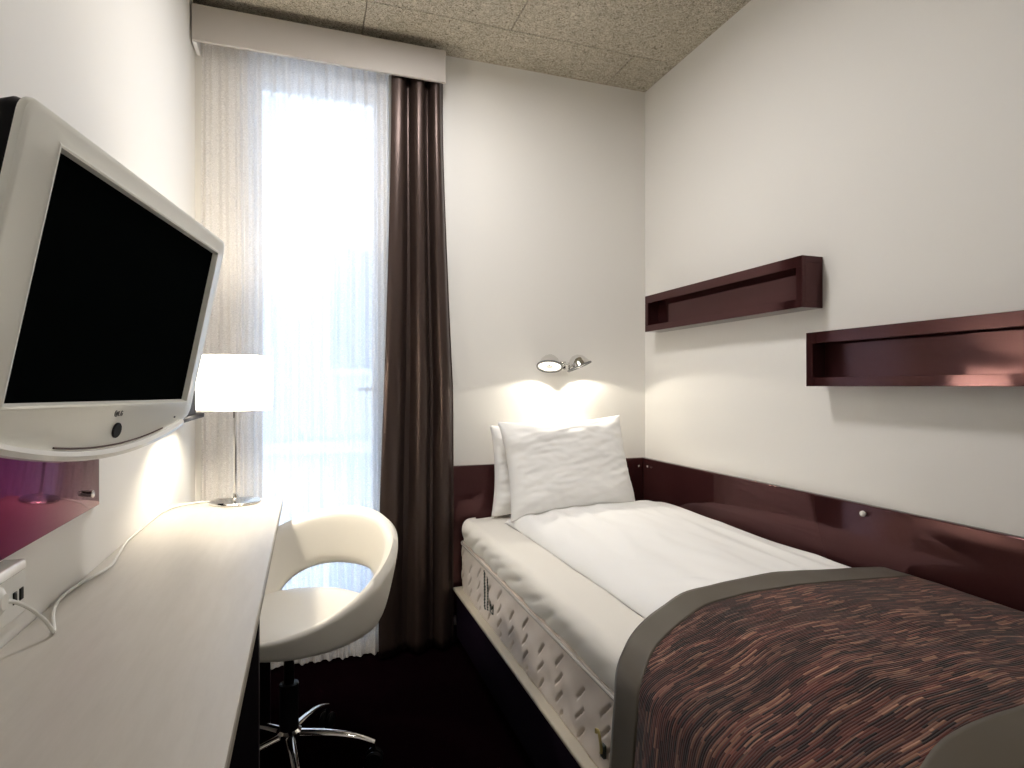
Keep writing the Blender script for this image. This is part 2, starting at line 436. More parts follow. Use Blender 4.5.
box_shelf('wall_shelf', 'burgundy gloss box shelf, the higher one, by the far corner', 1.4534, 2.363, 1.3465, 1.509)
box_shelf('wall_shelf', 'burgundy gloss box shelf, the lower one, cut by the right edge', .53, 1.4376, 1.099, 1.264)

# small black console behind the TV
cs = thing('wall_bracket', 'small black bracket on the left wall between television and desk lamp', 'bracket', (XL, 2.02, .995))
MB().box(XL + .001, XL + .012, 1.80, 2.20, .997, 1.085, .002).build('back_plate', M['black'], cs)
MB().box(XL + .012, -.328, 1.80, 2.235, .995, 1.010, .003).build('ledge', M['black'], cs)
MB().box(XL + .012, -.335, 1.80, 2.12, 1.010, 1.085, .004).build('box', M['black'], cs)

# ------------------------------------------------------------------ lacquered panels
hp = thing('wall_panel', 'dark burgundy gloss panel on the back wall behind the pillows', 'panel', (1.05, YB, .12), 'burgundy lacquered wall panels')
MB().box(.56, XR - .026, YB - .025, YB - .001, .12, .757, .004).build('board', M['gloss'], hp)
sp = thing('wall_panel', 'long dark burgundy gloss panel on the right wall along the bed', 'panel', (XR, 1.0, .12), 'burgundy lacquered wall panels')
MB().box(XR - .025, XR - .001, .30, YB - .001, .12, .757, .004).build('board', M['gloss'], sp)
def cap(parent, p, d, r, m):
    MB().lathe([(0, .004), (r * .6, .0035), (r * .95, .0015), (r, 0), (r, -.0015), (0, -.0015)], aim(p, d), 20).build('screw_cap', m, parent)
cap(hp, (1.497, YB - .0262, .718), (0, -1, 0), .006, M['chrome'])
cap(sp, (XR - .0262, 2.438, .72), (-1, 0, 0), .006, M['chrome'])
MB().lathe([(0, .016), (.005, .0155), (.008, .012), (.0085, .008), (.006, .004), (.004, 0), (0, 0)], aim((XR - .0258, 1.282, .733), (-1, 0, 0)), 20).build('knob', M['whiteplastic'], sp, label='small white knob')
lp = thing('wall_panel', 'burgundy mirror-gloss panel on the left wall under the television', 'panel', (XL, .85, .866), 'burgundy lacquered wall panels')
MB().box(XL + .001, XL + .012, .35, 1.370, .866, 1.235, .002).build('board', M['mirrorgloss'], lp)
cap(lp, (XL + .0128, 1.325, .895), (1, 0, 0), .007, M['chrome'])
cap(lp, (XL + .0128, 1.325, 1.205), (1, 0, 0), .007, M['chrome'])

# ------------------------------------------------------------------ desk
dk = thing('desk', 'long narrow white-topped desk along the left wall', 'desk', (-.236, 1.15, 0))
MB().box(XL + .001, -.0735, .20, 2.066, .7295, .74, .0015).build('desktop', M['laminate'], dk)
MB().box(XL + .001, -.0745, .202, 2.064, .712, .7294, .001).build('edge_band', M['deskedge'], dk, label='darker edge under the top')
for y in (1.10, 2.025):
    MB().box(XL + .014, -.078 if y < 1.5 else -.11, y, y + .024, 0, .7118, .001).build('side_panel', M['deskside'], dk)

# ------------------------------------------------------------------ television
K = 1
tvC = Vector((-.25297, 1.09540, 1.22457))
ex = Vector((.18433, .98279, -.01185)); upv = Vector((.19112, -.02401, .98127)); nv = Vector((.96410, -.18314, -.19226))
def T(a, b, d=0): return tvC + ex * a * K + upv * b * K + nv * d
tv = thing('television', 'white framed flat television tilted out from the left wall', 'television', tuple(tvC))
def outline(inset=0.0, sc=1.0):
    L, R, TP, BE, BC, r = -.333 + inset, .306 - inset, .188 - inset, -.192 + inset, -.236 + inset, .020
    pts = []; key = []
    n = 14
    def arc(cx, cy, a0, a1, k):
        for i in range(7):
            a = a0 + (a1 - a0) * i / 6; pts.append((cx + r * math.cos(a), cy + r * math.sin(a))); key.append(k)
    arc(L + r, TP - r, PI, PI / 2, 'TL')
    for i in range(1, n): t = i / n; pts.append((L + r + (R - L - 2 * r) * t, TP)); key.append(('T', t))
    arc(R - r, TP - r, PI / 2, 0, 'TR')
    for i in range(1, n): t = i / n; pts.append((R + (-.010) * t * 0, TP - r + (BE + r - TP + r) * t)); key.append(('R', t))
    arc(R - r, BE + r, 0, -PI / 2, 'BR')
    for i in range(1, 2 * n):
        t = i / (2 * n); x = R - r + (L + r - R + r) * t
        pts.append((x, BE + (BC - BE) * math.sin(PI * t) ** .8)); key.append(('B', t))
    arc(L + r, BE + r, -PI / 2, -PI, 'BL')
    for i in range(1, n): t = i / n; pts.append((L, BE + r + (TP - 2 * r - BE) * t)); key.append(('L', t))
    return [(x * sc, y * sc) for x, y in pts], key
SL, SR, ST, SB = -.265, .265, .1526, -.1526
def inner(key, g=0.0):
    l, r, t, b = SL - g, SR + g, ST + g, SB - g
    out = []
    for k in key:
        if k == 'TL': out.append((l, t))
        elif k == 'TR': out.append((r, t))
        elif k == 'BR': out.append((r, b))
        elif k == 'BL': out.append((l, b))
        else:
            s, q = k
            out.append({'T': (l + (r - l) * q, t), 'R': (r, t + (b - t) * q), 'B': (r + (l - r) * q, b), 'L': (l, b + (t - b) * q)}[s])
    return out
o0, key = outline()
rings = [[T(a, b, -.011) for a, b in outline(.003)[0]], [T(a, b, -.010) for a, b in o0], [T(a, b, -.006) for a, b in o0], [T(a, b, -.0025) for a, b in outline(.0015)[0]], [T(a, b, -.0005) for a, b in outline(.005)[0]],
         [T(a, b, 0) for a, b in outline(.010)[0]], [T(a, b, 0) for a, b in inner(key, .008)], [T(a, b, .0015) for a, b in inner(key, .005)], [T(a, b, .001) for a, b in inner(key, .002)], [T(a, b, -.009) for a, b in inner(key)]]
MB().loft(rings, True, False).build('bezel', M['tvwhite'], tv)
def dep(b, d): return -.011 + d * (.28 + .72 * sstep(-.19, .10, b))
r2 = [[T(a, b, -.0105) for a, b in outline(.004)[0]], [T(a, b, dep(b, -.012)) for a, b in outline(.002)[0]], [T(a, b, dep(b, -.030)) for a, b in outline(.006, .995)[0]], [T(a, b, dep(b, -.044)) for a, b in outline(.016, .97)[0]],
      [T(a, b, dep(b, -.052)) for a, b in outline(.03, .90)[0]], [T(a, b * .9 + .01, dep(b, -.058)) for a, b in outline(.05, .72)[0]]]
MB().loft(r2, True, True).build('back_shell', M['black'], tv)
sq = [(SL, SB), (SR, SB), (SR, ST), (SL, ST)]
MB().loft([[T(a, b, -.012) for a, b in sq], [T(a, b, -.0085) for a, b in sq]]).build('screen', M['screen'], tv, False)
def botb(x):
    t = (.306 - .020 - x) / (.639 - .040); t = max(0, min(1, t)); return -.192 + (-.236 + .192) * math.sin(PI * t) ** .8
lip_x = [-.29 + i * .55 / 40 for i in range(41)]
MB().tube([T(x, botb(x) + .0135, .0012) for x in lip_x if -.165 < x < .18], .0013, 8).build('groove', M['groove'], tv)
lr = []
for x in lip_x:
    b = botb(x); f = .35 + .65 * max(0, math.cos(PI * x / .64)) ** .6
    lr.append([T(x, b + .010, -.004), T(x, b + .010, .006 * f), T(x, b + .004, .011 * f), T(x, b - .003, .009 * f), T(x, b - .006, .002), T(x, b - .006, -.012), T(x, b + .001, -.016)])
MB().loft(lr).build('lower_lip', M['tvlip'], tv)
MB().lathe([(0, .002), (.0115, .002), (.0125, .001), (.0125, -.001), (0, -.001)], Matrix.Translation(T(.007, -.199, .001)) @ Matrix((( *[ex.x, upv.x, nv.x], 0), (ex.y, upv.y, nv.y, 0), (ex.z, upv.z, nv.z, 0), (0, 0, 0, 1))), 24).build('power_button', M['black'], tv)
# maker's mark: a small round sign and two letters
lgm = MB()
def mark(pts, r=.0008): lgm.tube([T(.005 + (a + .010) * .55, -.1715 + (b + .1835) * .62, .0006) for a, b in pts], r, 6)
cx, cy, rr = -.027, -.1835, .0075
mark([(cx + rr * math.cos(a), cy + rr * math.sin(a)) for a in [PI * .55 + i * 2 * PI * .83 / 14 for i in range(15)]])
mark([(cx + .001, cy + .003), (cx + .001, cy - .004), (cx + .004, cy - .004)])
mark([(-.013, cy + .006), (-.013, cy - .006), (-.006, cy - .006)])
mark([(.008, cy + .004), (.004, cy + .006), (0, cy + .003), (-.001, cy - .002), (.002, cy - .006), (.007, cy - .005), (.008, cy), (.004, cy)])
lgm.build('logo', M['grey'], tv)
MB().lathe([(0, .001), (.002, .001), (.002, -.001), (0, -.001)], Matrix.Translation(T(.224, -.186, .001)) @ aim((0, 0, 0), nv), 12).build('indicator', M['grey'], tv)
arm = MB()
arm.tube([T(0, .02, -.055), T(0, .02, -.085)], .022, 16)
a1 = T(0, .02, -.080)
arm.box(XL + .013, XL + .022, a1.y - .05, a1.y + .05, a1.z - .06, a1.z + .06, .002)
arm.tube([(XL + .018, a1.y, a1.z), (a1.x, a1.y, a1.z)], .018, 12)
arm.build('wall_mount', M['black'], tv)

# ------------------------------------------------------------------ socket and lamp cord
so = thing('wall_outlet', 'white wall outlet with a cover rail above the desk, left edge', 'outlet', (XL, .98, .78))
MB().box(XL + .001, XL + .011, .74, 1.050, .772, .842, .003).build('face_plate', M['whiteplastic'], so)
MB().box(XL + .001, XL + .028, .70, 1.005, .8445, .860, .003).build('cover_rail', M['tvlip'], so)
for y in (1.008, 1.028):
    MB().box(XL + .0105, XL + .0125, y, y + .011, .794, .811, .0008).build('port', M['black'], so)
lampx, lampy = -.21, 2.009
dl = thing('desk_lamp', 'chrome desk lamp with white drum shade at the far desk end', 'lamp', (lampx, lampy, .74))
Lm = Matrix.Translation((lampx, lampy, .74))
MB().lathe([(0, 0), (.070, 0), (.0735, .002), (.074, .005), (.071, .008), (.055, .0115), (.03, .0145), (.012, .017), (.009, .021), (.006, .028), (0, .028)], Lm, 40).build('base', M['chrome'], dl)
MB().lathe([(.0048, .02), (.0048, .315), (.008, .316), (.008, .335), (0, .335)], Lm, 16).build('pole', M['chrome'], dl)
sh = MB(); sh.lathe([(.107, .286), (.107, .453)], Lm, 56)
sho = sh.build('lamp_shade', M['shade'], dl)
rg = MB()
for zz in (.286, .453): rg.tube([(lampx + .107 * math.cos(k * PI / 24), lampy + .107 * math.sin(k * PI / 24), .74 + zz) for k in range(49)], .0012, 6)
for k in range(3):
    a = 2 * PI * k / 3 + .4; rg.tube([(lampx + .007 * math.cos(a), lampy + .007 * math.sin(a), .74 + .325), (lampx + .05 * math.cos(a), lampy + .05 * math.sin(a), .74 + .34), (lampx + .106 * math.cos(a), lampy + .106 * math.sin(a), .74 + .44)], .0015, 6)
rg.build('shade_carrier', M['chrome'], sho)
MB().lathe([(0, .385), (.012, .383), (.023, .372), (.027, .358), (.022, .343), (.012, .334), (0, .334)], Lm, 20).build('bulb', M['bulb'], dl)
cpts = [(-.277, 2.015, .7435), (-.300, 2.033, .7435), (-.357, 1.99, .7435), (-.386, 1.91, .7435), (-.390, 1.78, .7435), (-.391, 1.59, .7435), (-.378, 1.46, .7435), (-.368, 1.365, .7435), (-.386, 1.271, .7435), (-.391, 1.19, .7435),
        (-.378, 1.12, .7435), (-.352, 1.045, .7435), (-.345, 1.02, .748), (-.348, 1.005, .768), (-.356, .98, .795), (-.362, .945, .818), (-.366, .925, .825)]
cord = MB().tube(spline(cpts, 10), .0027, 10).build('cord', M['cable'], dl)
pl = MB(); pl.lathe([(0, 0), (.010, 0), (.0185, .006), (.0195, .02), (.0195, .026), (0, .026)], aim((XL + .037, .920, .826), (-1, 0, 0)), 20)
pl.build('plug', M['cable'], cord)

# ------------------------------------------------------------------ chair
ccx, ccy, al = -.026, 1.790, math.radians(48)
ch = thing('tub_chair', 'white leather tub chair with open back pushed under the desk', 'chair', (ccx, ccy, 0))
def CP(phi, r, z):  # phi from the rear
    a = al + phi
    return Vector((ccx + r * math.cos(a), ccy + r * math.sin(a), z))
def shell_r(z): return .196 + .082 * max(0, (z - .405) / .32) ** .6
rings = []; NB = 120; HP = math.radians(60)
for i in range(NB):
    phi = -PI + 2 * PI * i / NB
    c = (1 + math.cos(phi)) / 2
    zu = .466 + .242 * c ** 1.15
    q = abs(phi) / HP
    zl = .412
    if q < 1: zl = .412 + .118 * (1 - q ** 2.6) ** .62
    th = .013 + .010 * c
    n = 12; outer, inn = [], []
    for k in range(n + 1):
        t = k / n; z = zl + (zu - zl) * t; r = shell_r(z)
        e = math.sqrt(max(0, 1 - abs(2 * t - 1) ** 6)) if 0 < k < n else 0
        outer.append(CP(phi, r + th * e, z)); inn.append(CP(phi, r - th * e, z))
    rings.append(outer + inn[-2:0:-1])
rings.append(rings[0])
MB().loft(rings, True, False).build('backrest', M['leather'], ch, autosmooth=80)
prof = [(0, .396), (.10, .394), (.17, .396), (.192, .400), (.200, .408), (.208, .420), (.213, .436), (.210, .446), (.195, .454), (.15, .458), (.08, .457), (0, .456)]
sm = MB(); vs = []; nseg = 64
for r, z in prof:
    for k in range(nseg):
        a = 2 * PI * k / nseg
        vs.append(CP(a, r * 1.0, z + .010))
fs = [(i * nseg + k, i * nseg + (k + 1) % nseg, (i + 1) * nseg + (k + 1) % nseg, (i + 1) * nseg + k) for i in range(len(prof) - 1) for k in range(nseg)]
sm.add(vs, fs).build('seat', M['leather'], ch, autosmooth=80)
Cm = Matrix.Translation((ccx, ccy, 0))
MB().lathe([(0, .374), (.09, .374), (.09, .394), (0, .394)], Cm, 24).build('seat_plate', M['black'], ch)
bxx = ccx - .022
Cm = Matrix.Translation((bxx, ccy, 0))
MB().lathe([(.026, .125), (.026, .26), (.014, .262), (.014, .375), (0, .375)], Cm, 24).build('gas_column', M['black'], ch)
MB().lathe([(0, .095), (.032, .095), (.036, .105), (.034, .128), (.026, .134), (0, .134)], Cm, 24).build('hub', M['chrome'], ch)
for k in range(5):
    a = math.radians(62 - 72 * k)
    d = Vector((math.cos(a), math.sin(a), 0)); c0 = Vector((bxx, ccy, 0))
    pts = spline([c0 + d * .02 + V(0, 0, .115), c0 + d * .10 + V(0, 0, .108), c0 + d * .18 + V(0, 0, .092), c0 + d * .235 + V(0, 0, .070)], 6)
    leg = MB().tube(pts, [.015 - .006 * i / (len(pts) - 1) for i in range(len(pts))], 12).build('leg', M['chrome'], ch)
    cst = MB(); e_ = c0 + d * .235; sd = Vector((-d.y, d.x, 0))
    for s in (-1, 1):
        q = e_ + sd * .012 * s + V(0, 0, .0255)
        cst.lathe([(0, -.007), (.021, -.007), (.025, -.003), (.025, .003), (.021, .007), (0, .007)], aim(q, sd), 20)
    cst.tube([e_ + V(0, 0, .074), e_ + V(0, 0, .0255)], .005, 8); cst.tube([e_ + sd * -.016 + V(0, 0, .0255), e_ + sd * .016 + V(0, 0, .0255)], .004, 8)
    cst.build('castor', M['black'], leg)

# ------------------------------------------------------------------ bed
bed = thing('box_bed', 'dark aubergine bed base with a beige top rail under the mattress', 'bed', (1.05, 1.46, 0))
MB().box(.598, 1.515, .46, 2.455, .04, .235, .006).build('base_box', M['base'], bed)
MB().box(.63, 1.49, .50, 2.42, 0, .04, .002).build('plinth', M['base'], bed)
MB().box(.584, 1.515, .455, 2.456, .2352, .249, .005).build('top_rail', M['rail'], bed)

mt = thing('mattress', 'quilted beige spring mattress with printed label on the bed base', 'mattress', (1.05, 1.46, .249))
MX0, MX1, MY0, MY1, MZ0, MZ1 = .608, 1.512, .47, 2.45, .2495, .447
def slash(y, z):
    best = 0
    k = round(y / .125)
    for kk in (k - 1, k, k + 1):
        off = .0235 if kk % 2 else 0
        for j in range(-2, 7):
            ys, zs = kk * .125, .255 + j * .047 + off
            if zs < .26 or zs > .428: continue
            dy, dz = y - ys, z - zs
            L = .068
            t = (dy - dz) / 1.414; p = abs(dy + dz) / 1.414        # runs down as y grows
            if 0 <= t <= L:
                e = math.sin(PI * t / L) ** .4
                best = max(best, math.exp(-(p / .0034) ** 2) * e)
    return best
prof = []
N1 = 60
for i in range(N1 + 1): prof.append((MX0, MZ0 + (MZ1 - MZ0) * (1 - i / N1)))
for i in range(1, 8): prof.append((MX0 + (MX1 - MX0) * i / 8, MZ0))
for i in range(0, 5): prof.append((MX1, MZ0 + (MZ1 - MZ0) * i / 4))
for i in range(1, 8): prof.append((MX1 + (MX0 - MX1) * i / 8, MZ1))
rings = []; ny = 760
for j in range(ny + 1):
    y = MY0 + (MY1 - MY0) * j / ny; ring = []
    ey = min((y - MY0), (MY1 - y)); rc = max(0, 1 - ey / .05); inset = .05 * (1 - math.sqrt(max(0, 1 - rc * rc)))
    for i, (x, z) in enumerate(prof):
        if i <= N1:
            b = 4 * (z - MZ0) * (MZ1 - z) / (MZ1 - MZ0) ** 2
            d = .004 * b ** .5 + .0018 * math.sin(y * 50) * math.sin(z * 66) - .0095 * slash(y, z) * (1 if b > .1 else 0)
            x = MX0 - d + .006 + inset
        elif x > 1.4: x -= inset
        ring.append(V(x, y, z))
    rings.append(ring)
MB().loft(rings).build('ticking', M['mattress'], mt, autosmooth=60)
pp = MB()
pp.tube([(MX0 + .05, MY1 - .0, MZ1 - .004)] + spline([(MX0 + .04, MY1 - .005, MZ1 - .004), (MX0 + .012, MY1 - .018, MZ1 - .004), (MX0 + .002, MY1 - .05, MZ1 - .004)], 5) + [(MX0 + .002, MY0 + .05, MZ1 - .004)], .0050, 10)
pp.build('piping', M['piping'], mt)
pr = MB()
def scrib(pts, r): pr.tube([V(MX0 + .0005, y, z) for y, z in pts], r, 6)
def yz(y, z, k): return (y, z)
for y0, zt, zb, seed, r in ((2.065, .428, .292, 1, .0021), (2.03, .415, .30, 2, .0014)):
    pts = []
    n = 60
    for i in range(n + 1):
        t = i / n; z = zt + (zb - zt) * t
        pts.append((y0 + .013 * math.sin(i * 1.25 + seed) * (.5 + .5 * abs(nz(i * .4, seed))) - .004 * t, z + .002 * math.cos(i * 1.25)))
    scrib(pts, r)
scrib([(1.995, .345), (2.0, .325), (1.985, .335), (1.98, .318), (1.968, .335), (1.962, .322), (1.958, .345), (1.962, .308), (1.995, .308), (1.995, .345)], .0016)
pr.build('printed_script', M['print'], mt)
tg = MB()
tgp = spline([(1.172, .342), (1.158, .352), (1.146, .345), (1.143, .325), (1.148, .306), (1.158, .300)], 5)
rngs = []
for i, p in enumerate(spline([(0, 1.172, .336), (0, 1.164, .352), (0, 1.150, .354), (0, 1.142, .338), (0, 1.142, .318), (0, 1.150, .304)], 5)):
    b = .004 + .006 * math.sin(PI * i / 25)
    q = V(MX0 - .003 - b, p.y, p.z)
    rngs.append([q + V(-.001, .005, -.002), q + V(-.001, -.005, .002), q + V(.001, -.005, .002), q + V(.001, .005, -.002)])
MB().loft(rngs).build('ribbon_tag', M['tagcol'], mt)
MB().box(MX0 - .006, MX0 + .002, 1.140, 1.156, .296, .325, .002).build('ribbon_tag', M['print'], mt)

# topper with a pulled sheet
tp = thing('mattress_topper', 'mattress topper in a creased off-white sheet lying on the mattress', 'mattress topper', (1.05, 1.46, .447))
TX0, TX1, TY0, TY1, TZ0, TZ1 = .610, 1.508, .475, 2.448, .448, .545
prof = []; rad = .04
prof.append((TX0 + .012, TZ0))
for i in range(9): prof.append((TX0 + .006 * (1 - i / 8) ** 2, TZ0 + .004 + (TZ1 - rad - TZ0 - .004) * i / 8))
for i in range(1, 9):
    a = PI - (PI / 2) * i / 8; prof.append((TX0 + rad + rad * math.cos(a), TZ1 - rad + rad * math.sin(a)))
for i in range(1, 31): prof.append((TX0 + rad + (TX1 - 2 * rad - TX0) * i / 30, TZ1))
for i in range(1, 9):
    a = PI / 2 - (PI / 2) * i / 8; prof.append((TX1 - rad + rad * math.cos(a), TZ1 - rad + rad * math.sin(a)))
prof.append((TX1, TZ0))
rings = []; ny = 260
for j in range(ny + 1):
    y = TY0 + (TY1 - TY0) * j / ny
    ey = min((y - TY0), (TY1 - y)); rc = max(0, 1 - ey / .06); ins = .06 * (1 - math.sqrt(max(0, 1 - rc * rc)))
    ring = []
    for (x, z) in prof:
        lo = sstep(TX0 + .11, TX0, x)
        hgt = (z - TZ0) / (TZ1 - TZ0)
        px = 0
        # creases fan down the side, mostly in the half nearest the pillow
        ph = y * 26 + hgt * 5.0 + 2.2 * nz(y * 3, hgt * 1.5, 4)
        am = .010 * sstep(1.2, 1.8, y) * (1 - .5 * hgt) + .0015
        side = sstep(1.02, .55, hgt) * lo
        d = am * (1 - abs(math.sin(ph))) ** 2.2 * side * (.35 + .9 * abs(nz(y * 4.3, 2.2, 7)) * 1.6)
        d2 = .006 * nz(y * 4, z * 9, 3) * lo
        zz = z
        if hgt > .95: zz = z + .004 * nz(x * 5, y * 3, 2) + .003 * nz(x * 14, y * 5, 8) - .014 * rc * rc
        x2 = x + (d + d2) * (1 if x < TX0 + rad else .5)
        if x < TX0 + .2: x2 += ins * lo
        elif x > TX1 - .2: x2 -= ins * .8
        ring.append(V(x2, y, max(zz, TZ0)))
    rings.append(ring)
MB().loft(rings).build('fitted_sheet', M['sheet'], tp, autosmooth=80)

# duvet
DX0, DX1, DY0, DY1, DZ = .762, 1.50, .52, 2.285, .5465
def duvet_top(x, y):
    u = (x - DX0) / (DX1 - DX0)
    d = min(x - DX0, DX1 - x) / .075; d2 = min(y - DY0, DY1 - y) / .09
    e = math.sqrt(max(0, 1 - (1 - min(1, max(0, d))) ** 2)) * math.sqrt(max(0, 1 - (1 - min(1, max(0, d2))) ** 2))
    hgt = .044 + .022 * math.sin(PI * u) + .012 * nz(x * 2.4, y * 1.8, 5)
    wr = .008 * (1 - abs(nz(x * 9 - y * 1.5, y * 2.2 + x * .6, 1)) * 2) + .004 * nz(x * 20, y * 4.5, 2)
    # fine diagonal creases close to the throw
    wr += .003 * sstep(1.65, 1.25, y) * sstep(1.1, .8, x) * (1 - 2 * abs(nz((x + y) * 16, (x - y) * 4, 6)))
    return DZ + e * (hgt + wr)
nx_, ny_ = 80, 170
P = []
for j in range(ny_ + 1):
    y = DY0 + (DY1 - DY0) * j / ny_
    row = [V(DX0 + (DX1 - DX0) * (.5 - .5 * math.cos(PI * i / nx_)), y, 0) for i in range(nx_ + 1)]
    edge = .008 * nz(y * 2.3, 3.1)
    for p in row:
        z = duvet_top(p.x, y); p.x += edge * sstep(DX0 + .2, DX0, p.x); p.z = z
    P.append(row)
mb = MB().grid(P)
B = [[V(p.x + (.002 if i == 0 else (-.002 if i == nx_ else 0)), p.y, DZ - .002) for i, p in enumerate(r)] for r in P]
mb.grid(B)
n0 = (nx_ + 1); off = n0 * (ny_ + 1)
for j in range(ny_):
    for i in (0, nx_): mb.f.append((j * n0 + i, (j + 1) * n0 + i, off + (j + 1) * n0 + i, off + j * n0 + i))
for i in range(nx_):
    for j in (0, ny_): mb.f.append((j * n0 + i, j * n0 + i + 1, off + j * n0 + i + 1, off + j * n0 + i))
tag(mb.build('duvet', M['duvet'], None, autosmooth=85), 'smooth white duvet laid over the bed, lower half under the throw', 'duvet')

# pillows
def pillow(name, label, c, w, hgt, th, xdir, updir, seed):
    xd = Vector(xdir).normalized(); ud = Vector(updir); ud = (ud - xd * ud.dot(xd)).normalized(); nd = xd.cross(ud)   # nd towards the camera
    n = 64; c = Vector(c); F, Bk = [], []
    for j in range(n + 1):
        v = -1 + 2 * j / n; rf, rb = [], []
        for i in range(n + 1):
            u = -1 + 2 * i / n
            pin = 1 - .07 * (1 - v * v) * abs(u) ** 3; pinv = 1 - .09 * (1 - u * u) * abs(v) ** 3
            a = w / 2 * u * pin; b = hgt / 2 * v * pinv
            prof_ = (max(0, 1 - u ** 4) * max(0, 1 - v ** 4)) ** .55
            sag = 1 + .18 * -v
            rad = math.atan2(v, u)
            wr = .011 * nz(u * 2.2 + seed, v * 2.6, 1) + .0038 * (1 - 2.4 * abs(nz(u * 2.0 + v * 1.2 + seed, v * 6.5 - u * 1.5, 4))) + .0025 * nz(u * 9, v * 12, seed)
            # pulls from the corners
            cr = .006 * math.sin(rad * 14 + seed) * (u * u * v * v) ** .5
            hf = th / 2 * prof_ * sag + (wr + cr) * min(1, prof_ * 1.6)
            hb = th / 2 * prof_ * sag * .9
            p = c + xd * a + ud * b
            rf.append(p + nd * hf); rb.append(p - nd * hb)
        F.append(rf); Bk.append(rb)
    mb = MB().grid(F); mb.grid(Bk)
    o = mb.build(name, M['duvet'], None, autosmooth=100)
    return tag(o, label, 'pillow', 'white pillows at the bed head')
pillow('pillow', 'white pillow in front, leaning against the other at bed head', (1.032, 2.262, .770), .575, .405, .155, (1, .03, .03), (-.03, .30, .95), 3)
pillow('pillow', 'white pillow behind, mostly hidden by the front pillow, against panel', (1.000, 2.388, .738), .545, .385, .12, (1, .02, -.02), (.0, .11, .99), 11)

# throw
th_ = thing('bed_throw', 'brown striped woven throw with taupe borders across the bed foot', 'throw', (1.0, .95, .55))
def throw_profile(y):
    """(x, z) from the wall side over the duvet and down the bed's left side"""
    t = sstep(1.3, .8, y)
    z0 = .603
    return spline([(1.505, y, .575), (1.47, y, .604), (1.36, y, .615), (1.15, y, .628), (.95, y, .624), (.84, y, .612), (.765, y, .590), (.68, y, .562), (.635, y, .545), (.601, y, .518), (.588, y, .465), (.580, y, .38), (.574, y, .30), (.570, y, .20), (.568, y, .12), (.566, y, .06)], 10)
def ylead(s):   # leading edge: set back a little towards the left side
    return 1.178 - .125 * sstep(.33, .68, s)
def surf(s_idx, npt, y, base):
    return base
NY = 90
def throw_grid(w0, w1, ny, lift):
    P, UV = [], []
    base = throw_profile(0); n = len(base)
    L = [0]
    for i in range(1, n): L.append(L[-1] + (base[i] - base[i - 1]).length)
    for j in range(ny + 1):
        w = w0 + (w1 - w0) * j / ny; row = []
        for i, b in enumerate(base):
            s = i / (n - 1)
            y = ylead(s) - w
            nb = base[min(i + 1, n - 1)] - base[max(i - 1, 0)]
            nrm = V(-nb.z, 0, nb.x).normalized(); nrm = -nrm if nrm.z < 0 or (abs(nrm.z) < .2 and nrm.x > 0) else nrm
            side = sstep(.60, .50, b.z)
            d = .004 * nz(b.x * 6, y * 5, 3) + .0075 * side * math.sin(y * 30 + 1.5 * nz(y * 2, 1)) * sstep(.45, .2, b.z) + .003 * nz(b.x * 12, y * 9 + b.z * 4, 8)
            row.append(V(b.x, y, b.z) + nrm * (d + lift + .004)); UV.append((L[i], y))
        P.append(row)
    return P, UV
def cloth(name, w0, w1, ny, m, lift, label=None, bulge=0):
    P, UV = throw_grid(w0, w1, ny, lift)
    mb = MB().grid(P)
    o = mb.build(name, m, th_, True, label, UV, 85)
    so = o.modifiers.new('Solidify', 'SOLIDIFY'); so.thickness = .006; so.offset = 0
    return o
cloth('woven_cloth', .083, .605, 80, M['throw'], 0)
cloth('border', 0, .086, 10, M['border'], .001, 'plain taupe satin border')
cloth('border', .602, .69, 10, M['border'], .001, 'plain taupe satin border')

# ------------------------------------------------------------------ reading lamp on the back wall
rl = thing('reading_lamp', 'chrome twin reading spotlight on the back wall above the pillows', 'lamp', (1.087, YB, 1.195))
pb = MB(); pb.box(1.055, 1.119, YB - .020, YB - .001, 1.175, 1.213, .004); pb.build('wall_plate', M['chrome'], rl)
heads = [((1.018, 2.432, 1.198), (-.20, -.36, -.90)), ((1.157, 2.432, 1.200), (.34, -.20, -.92))]
spots = []
for c, d in heads:
    d = Vector(d).normalized(); A = aim(c, d)
    hd = MB().lathe([(0, -.040), (.016, -.040), (.020, -.036), (.026, -.034), (.038, -.022), (.047, -.006), (.053, .008), (.055, .012), (.0535, .0135), (.050, .012), (.044, -.004), (.030, -.018), (0, -.022)], A, 40).build('lamp_head', M['chrome'], rl)
    rim = MB().lathe([(.0545, .010), (.058, .010), (.059, .013), (.058, .017), (.0535, .017), (.052, .013), (.0545, .010)], A, 40).build('rim', M['grey'], hd)
    MB().lathe([(0, .011), (.0515, .0095), (.0515, .0115), (0, .013)], A, 32).build('lens', M['lens'], hd)
    MB().lathe([(0, .0118), (.012, .0118), (.015, .014), (.013, .0165), (0, .018)], A, 20).build('bulb_cap', M['chrome'], hd)
    nb = MB(); back = A @ V(0, 0, -.03); sx = -1 if c[0] < 1.08 else 1
    nb.tube(spline([(1.087 + sx * .016, YB - .018, 1.195), (1.087 + sx * .022, YB - .03, 1.198), (1.087 + sx * .030, YB - .045, 1.20), tuple(back * .5 + Vector(c) * .5)], 6), .006, 10)
    ad = (A.to_3x3() @ V(1, 0, 0)).normalized()
    nb.build('arm', M['chrome'], rl)
    spots.append((A @ V(0, 0, .022), Vector((-.22 if c[0] < 1.08 else .22, -.28, -.93))))
kn = MB(); kn.tube([(1.087, YB - .018, 1.180), (1.087, YB - .034, 1.178)], .006, 12); kn.build('switch', M['black'], rl)

